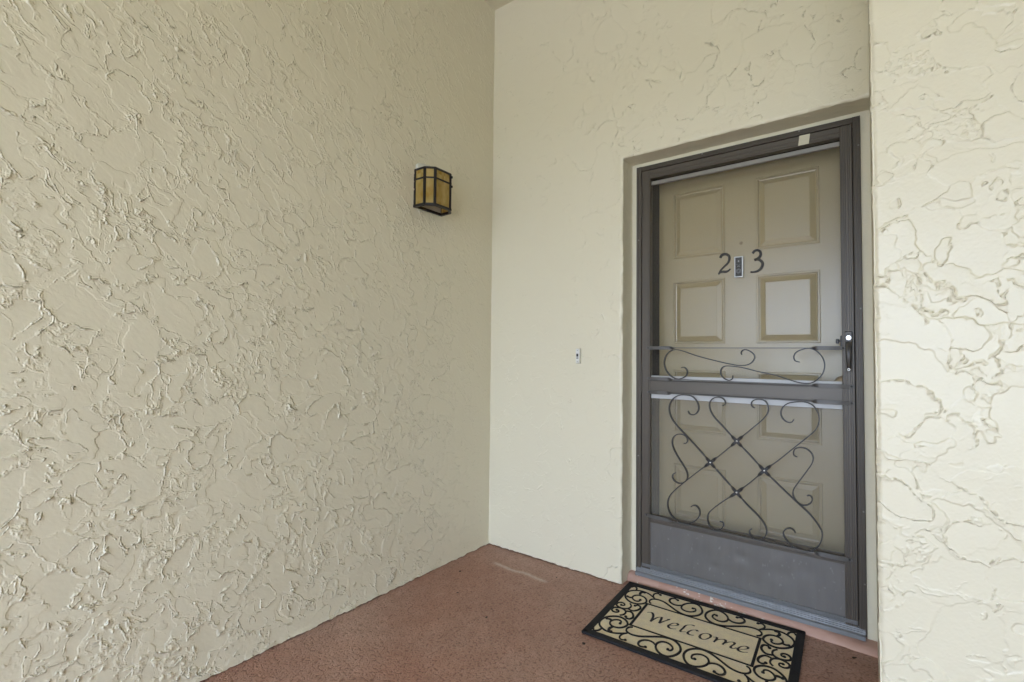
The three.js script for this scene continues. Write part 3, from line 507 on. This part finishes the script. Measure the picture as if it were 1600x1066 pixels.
{ // the door-viewer bell between the digits
  const b = thing('video_doorbell', 'slim silver and black video doorbell between the two door digits', 'doorbell');
  const cx = 1.3325, cy = 1.5565, z = -0.255;
  part(b, 'housing', box(cx - 0.0205, cx + 0.0205, cy - 0.0515, cy + 0.0515, z, z + 0.02, 0.004), new THREE.MeshStandardMaterial({ color: lin(0.55, 0.55, 0.54), metalness: 0.7, roughness: 0.35 }));
  part(b, 'faceplate', box(cx - 0.0148, cx + 0.0148, cy - 0.0455, cy + 0.0455, z + 0.0185, z + 0.0212, 0.001), new THREE.MeshStandardMaterial({ color: lin(0.008, 0.008, 0.01), roughness: 0.5 }));
  const disc = (r, y, zz, h) => { const c = new THREE.CylinderGeometry(r, r, h, 24); c.rotateX(Math.PI / 2); c.translate(cx, y, zz); return c; };
  const lens = part(b, 'lens', disc(0.0062, cy + 0.026, z + 0.0217, 0.0014), blackMat);
  part(lens, 'lens_glint', disc(0.003, cy + 0.027, z + 0.0227, 0.0012), new THREE.MeshStandardMaterial({ color: lin(0.7, 0.7, 0.72), metalness: 0.6, roughness: 0.2 }));
  const grey = new THREE.MeshStandardMaterial({ color: lin(0.16, 0.16, 0.17), roughness: 0.4 });
  const tor = (r, t, y) => { const c = new THREE.TorusGeometry(r, t, 8, 28); c.translate(cx, y, z + 0.0214); return c; };
  const btn = part(b, 'push_button', tor(0.0098, 0.0011, cy - 0.02), grey); part(btn, 'button_ring', tor(0.0055, 0.0009, cy - 0.02), grey);
  part(b, 'bell_mark', merge([new THREE.TorusGeometry(0.0042, 0.0008, 6, 16, Math.PI).translate(cx, cy + 0.002, z + 0.0214), box(cx - 0.0065, cx + 0.0065, cy + 0.0008, cy + 0.0022, z + 0.021, z + 0.022), box(cx - 0.009, cx - 0.004, cy + 0.011, cy + 0.0122, z + 0.021, z + 0.0218), box(cx + 0.002, cx + 0.009, cy + 0.011, cy + 0.0122, z + 0.021, z + 0.0218)].map((g) => planarUV(g))), grey);
}
{ // bell push on the stucco
  const b = thing('bell_push', 'small narrow off-white bell push on the smoother stucco wall', 'bell push');
  const cx = 0.6, cy = 1.121;
  part(b, 'housing', box(cx - 0.0125, cx + 0.0125, cy - 0.04, cy + 0.04, -0.004, 0.0165, 0.005), new THREE.MeshStandardMaterial({ color: lin(0.62, 0.60, 0.51), roughness: 0.45 }));
  part(b, 'faceplate', box(cx - 0.0098, cx + 0.0098, cy - 0.036, cy + 0.036, 0.0155, 0.0185, 0.0014), whitePlastic);
  part(b, 'push_button', box(cx - 0.0055, cx + 0.0055, cy - 0.003, cy + 0.013, 0.018, 0.0205, 0.001), blackMat);
  part(b, 'name_slot', box(cx - 0.0055, cx + 0.0055, cy - 0.0125, cy - 0.0075, 0.018, 0.0196), blackMat);
  const sc = new THREE.CylinderGeometry(0.0022, 0.0022, 0.0014, 12); sc.rotateX(Math.PI / 2);
  for (const y of [cy + 0.029, cy - 0.029]) part(b, 'screw', sc, aluGrey).position.set(cx, y, 0.0188);
}

{ // amber lantern on the long wall: half an octagon of five panes in a black cage, open below
  const l = thing('wall_lantern', 'black framed amber glass half-octagon lantern on the long stucco wall', 'lantern');
  l.position.set(0.004, 1.86, 0.528);
  const H = 0.19, foot = [[0, 0.097], [0.066, 0.095], [0.104, 0.06], [0.104, -0.046], [0.066, -0.083], [0, -0.088]];   // x out of the wall, z along it
  const rail = (a, b, y, r, t) => { const dx = b[0] - a[0], dz = b[1] - a[1], L = Math.hypot(dx, dz), g = new THREE.BoxGeometry(L + r, t, r); g.rotateY(-Math.atan2(dz, dx)); g.translate((a[0] + b[0]) / 2, y, (a[1] + b[1]) / 2); return planarUV(g); };
  const cage = new THREE.MeshStandardMaterial({ color: lin(0.016, 0.014, 0.016), roughness: 0.4, metalness: 0.3 });
  const ringOf = (y, r, t, closed) => { const g = []; for (let k = 0; k < 5; k++) g.push(rail(foot[k], foot[k + 1], y + k * 0.0002, r, t)); if (closed) g.push(rail(foot[5], foot[0], y + 0.0012, r, t)); return merge(g); };
  part(l, 'bottom_rim', ringOf(0.005, 0.0135, 0.012, true), cage);
  part(l, 'middle_band', ringOf(0.139, 0.0115, 0.0065, false), cage);
  const cap = new THREE.Shape(); foot.forEach(([x, z], i) => { const k = 1.03, px = x * k, pz = z * k; i ? cap.lineTo(px, -pz) : cap.moveTo(px, -pz); }); cap.closePath();
  const capG = new THREE.ExtrudeGeometry(cap, { depth: 0.006, bevelEnabled: true, bevelSize: 0.002, bevelThickness: 0.002, bevelSegments: 2 }); capG.rotateX(-Math.PI / 2); capG.translate(0, H - 0.004, 0);
  part(l, 'cap', planarUV(capG), cage);
  // a lump of pale caulk, painted over, between the cap and the wall
  const lipG = new THREE.SphereGeometry(1, 28, 20), lp = lipG.attributes.position; for (let i = 0; i < lp.count; i++) { const k = 1 + 0.25 * fbm(lp.getX(i) * 2 + 5, lp.getY(i) * 2 + lp.getZ(i) * 3, 401); lp.setXYZ(i, lp.getX(i) * 0.016 * k, lp.getY(i) * 0.034 * k, lp.getZ(i) * 0.075 * k); } lipG.translate(0.0, H + 0.017, 0.024); lipG.computeVertexNormals();
  part(l, 'paint_smear', planarUV(lipG), new THREE.MeshStandardMaterial({ color: lin(0.66, 0.64, 0.55), roughness: 0.5 }));
  for (const [x, z] of foot) { const g = box(x - 0.0052, x + 0.0052, 0.004, H, z - 0.0052, z + 0.0052); part(l, 'post', planarUV(g), cage); }
  part(l, 'back_plate', planarUV(box(-0.006, 0.002, 0.002, H, -0.086, 0.094)), new THREE.MeshStandardMaterial({ color: lin(0.6, 0.58, 0.5), roughness: 0.5 }));
  const amberTex = dataTex(128, 128, (i, j) => { const n = fbm(i / 18, j / 40, 411, 3), m = fbm(i / 6, j / 6, 412, 2); return srgb8(0.66 + 0.2 * n, 0.49 + 0.22 * n + 0.03 * m, 0.14 + 0.16 * n); }, { srgb: true, repeat: true });
  amberTex.repeat.set(6, 6);
  const amber = new THREE.MeshPhysicalMaterial({ map: amberTex, roughness: 0.75, transmission: 0.55, thickness: 0, side: THREE.DoubleSide });
  for (let k = 0; k < 5; k++) { const a = foot[k], b = foot[k + 1], dx = b[0] - a[0], dz = b[1] - a[1], L = Math.hypot(dx, dz), g = new THREE.BoxGeometry(L - 0.006, H - 0.014, 0.0025); g.rotateY(-Math.atan2(dz, dx)); g.translate((a[0] + b[0]) / 2 * 0.985, H / 2 + 0.004, (a[1] + b[1]) / 2 * 0.985); part(l, 'pane', planarUV(g, Math.abs(dx) > Math.abs(dz) ? 'x' : 'z', 'y'), amber); }
  // clips that hold the cage to the wall plate, far side
  for (const y of [0.176, 0.127]) part(l, 'clip', planarUV(box(0.098, 0.112, y - 0.006, y + 0.006, -0.059, -0.047, 0.003)), cage);
  const bulb = new THREE.LatheGeometry([[0.0001, 0.05], [0.016, 0.056], [0.027, 0.078], [0.026, 0.098], [0.015, 0.122], [0.012, 0.135]].map((p) => new THREE.Vector2(...p)), 20); bulb.translate(0.055, 0, -0.012);
  part(l, 'bulb', bulb, new THREE.MeshStandardMaterial({ color: lin(0.75, 0.74, 0.7), roughness: 0.35 }));
  const sock = new THREE.CylinderGeometry(0.017, 0.017, 0.06, 16); sock.translate(0.055, 0.164, -0.012);
  part(l, 'socket', sock, new THREE.MeshStandardMaterial({ color: lin(0.12, 0.06, 0.03), roughness: 0.5 }));
}

// ---------------------------------------------------------------- door mat
{
  const m = thing('doormat', 'coir doormat with black rubber scrolls and the word Welcome', 'doormat');
  m.position.set(1.2465, 0.0, 0.2125); m.rotation.y = 0.0315;
  const rubberTex = dataTex(256, 256, (i, j) => { const v = 255 * clamp(0.55 * tileNoise(i / 1.6, j / 1.6, 160, 51) + 0.45 * tileNoise(i / 4, j / 4, 64, 52)); return [v, v, v]; }, { repeat: true });
  rubberTex.repeat.set(8, 8);
  const rubber = new THREE.MeshStandardMaterial({ color: lin(0.008, 0.0075, 0.009), roughness: 0.85, bumpMap: rubberTex, bumpScale: 0.0016 });
  const coirTex = (() => { const N = 1024, A = new Float32Array(N * N), R = rng(909);
    for (let k = 0; k < 60000; k++) { const x = R() * N, y = R() * N, th = R() * 6.28, L = 4 + R() * 9, v = R() - 0.5; for (let s = 0; s < L; s++) { const i = Math.floor(x + Math.cos(th) * s + N) % N, j = Math.floor(y + Math.sin(th) * s + N) % N; A[j * N + i] = A[j * N + i] * 0.35 + v; } }
    const col = dataTex(N, N, (i, j) => { const v = A[j * N + i], b = tileNoise(i / 40, j / 40, 25.6 | 0, 61) - 0.5, k = 1 + 0.42 * v + 0.12 * b; return srgb8(0.84 * k, 0.73 * k, 0.51 * k * (1 - 0.1 * b)); }, { srgb: true, repeat: true });
    const bmp = dataTex(N, N, (i, j) => { const h = 255 * clamp(0.5 + 0.6 * A[j * N + i]); return [h, h, h]; }, { repeat: true });
    col.repeat.set(2, 2); bmp.repeat.set(2, 2); return { col, bmp }; })();
  const coir = new THREE.MeshStandardMaterial({ map: coirTex.col, bumpMap: coirTex.bmp, bumpScale: 0.0022, roughness: 0.95 });
  const HX = 0.372, HZ = 0.264, BW = 0.031;
  part(m, 'coir_field', planarUV(box(-HX + 0.01, HX - 0.01, 0.002, 0.0095, -HZ + 0.01, HZ - 0.01), 'x', 'z'), coir);
  const border = (x0, x1, z0, z1) => planarUV(box(x0, x1, 0.0005, 0.0135, z0, z1, 0.005), 'x', 'z');
  part(m, 'rubber_border', merge([border(-HX, HX, -HZ, -HZ + BW), border(-HX, HX, HZ - BW, HZ), border(-HX, -HX + BW, -HZ + 0.001, HZ - 0.001), border(HX - BW, HX, -HZ + 0.001, HZ - 0.001)]), rubber);
  // a raised ribbon lying on the mat, w(t, angle) half width
  function ribbon(pts, w, y0 = 0.009, y1 = 0.0125, dots = true) {
    const { pts: P, n } = resample(mm(pts), 0.004), pos = [], idx = [];
    for (let i = 0; i <= n; i++) { const a = P[Math.max(0, i - 1)], b = P[Math.min(n, i + 1)], tx = b.x - a.x, tz = b.y - a.y, l = Math.hypot(tx, tz) || 1, nx = -tz / l, nz = tx / l, h = w(i / n, Math.atan2(tz, tx)); for (const [s, y] of [[-h, y0], [-h * 0.7, y1], [h * 0.7, y1], [h, y0]]) pos.push(P[i].x + nx * s, y, P[i].y + nz * s); }
    for (let i = 0; i < n; i++) for (let e = 0; e < 3; e++) { const a = i * 4 + e; idx.push(a, a + 5, a + 1, a, a + 4, a + 5); }
    const g = new THREE.BufferGeometry(); g.setAttribute('position', new THREE.Float32BufferAttribute(pos, 3)); g.setIndex(idx); g.computeVertexNormals(); planarUV(g, 'x', 'z');
    if (!dots) return g;
    const q = P[dots === 'start' ? 0 : n], c = planarUV(new THREE.CylinderGeometry(0.0052, 0.0066, y1 - y0 + 0.0004, 14).translate(q.x, (y0 + y1) / 2 + 0.0002, q.y), 'x', 'z');
    return merge([g, c]);
  }
  const ornament = { big: ['start', 0.0042], top: ['end', 0.0042], curl: ['end', 0.0044], small: ['end', 0.0034], twig: ['end', 0.0042], leaf: ['end', 0.0055], leaf2: ['end', 0.005], side: ['end', 0.004], hook: ['end', 0.0044] };
  let lay = 0;
  for (const [sx, sz] of [[1, 1], [-1, 1], [1, -1], [-1, -1]]) for (const [k, [dot, w]] of Object.entries(ornament)) {
    lay = (lay + 1) % 7; const flip = sx * sz < 0, pts = ORNAMENT[k].map(([x, z]) => [x * sx, z * sz]);
    const g = ribbon(pts, (t) => w * (0.85 + 0.3 * Math.sin(Math.PI * t)), 0.009, 0.0121 + lay * 0.00015, dot);
    part(m, 'scroll', g, rubber);
  }
  const bar = (x0, x1, z0, z1, y) => planarUV(box(x0, x1, 0.009, y, z0, z1), 'x', 'z');
  part(m, 'inner_frame', merge([bar(-0.2245, 0.2245, -0.108, -0.1015, 0.0118), bar(-0.2245, 0.2245, 0.1015, 0.108, 0.0118), bar(-0.2325, -0.2225, -0.109, 0.109, 0.0116), bar(0.2225, 0.2325, -0.109, 0.109, 0.0116)]), rubber);
  const ink = new THREE.MeshStandardMaterial({ color: lin(0.022, 0.018, 0.022), roughness: 0.8, bumpMap: rubberTex, bumpScale: 0.001 });
  for (const strokes of LETTERS) part(m, 'letter', merge(strokes.map((p, k) => ribbon(p, (t, a) => 0.0013 + 0.0052 * Math.abs(Math.sin(a + 0.62)) ** 1.3, 0.0088, 0.0101 + 0.0001 * k, false))), ink);
}

{ // crumbs of dry leaf on the floor
  const R = rng(77), mat = new THREE.MeshStandardMaterial({ color: lin(0.03, 0.022, 0.016), roughness: 0.9 });
  const at = [[0.117, 0.374, 'tiny dark leaf crumb on the floor close to the foot of the ridged wall'], [0.263, 0.55], [0.506, 0.632], [0.549, 0.128, 'tiny dark leaf crumb on the floor near the foot of the smoother wall'], [0.924, 0.545, 'tiny dark leaf crumb just off the front corner of the doormat'], [1.7705, 0.006, 'dark leaf crumb between the doormat, pink sill and pillar']];
  for (const [x, z, label] of at) {
    const s = 0.004 + R() * 0.004, sh = new THREE.Shape(); for (let k = 0; k < 7; k++) { const a = k / 7 * 6.283, r = s * (0.5 + 0.6 * R()); k ? sh.lineTo(Math.cos(a) * r * 1.5, Math.sin(a) * r) : sh.moveTo(Math.cos(a) * r * 1.5, Math.sin(a) * r); } sh.closePath();
    const g = new THREE.ExtrudeGeometry(sh, { depth: 0.0012, bevelEnabled: false }); g.rotateX(-Math.PI / 2 + 0.15); g.rotateY(R() * 6);
    const o = solo('leaf_crumb', g, mat, label ?? 'tiny dark leaf crumb on open floor between ridged wall and doormat', 'debris', 'leaf crumbs on the floor'); o.position.set(x, 0.0015, z);
  }
}

renderer.render(scene, camera);
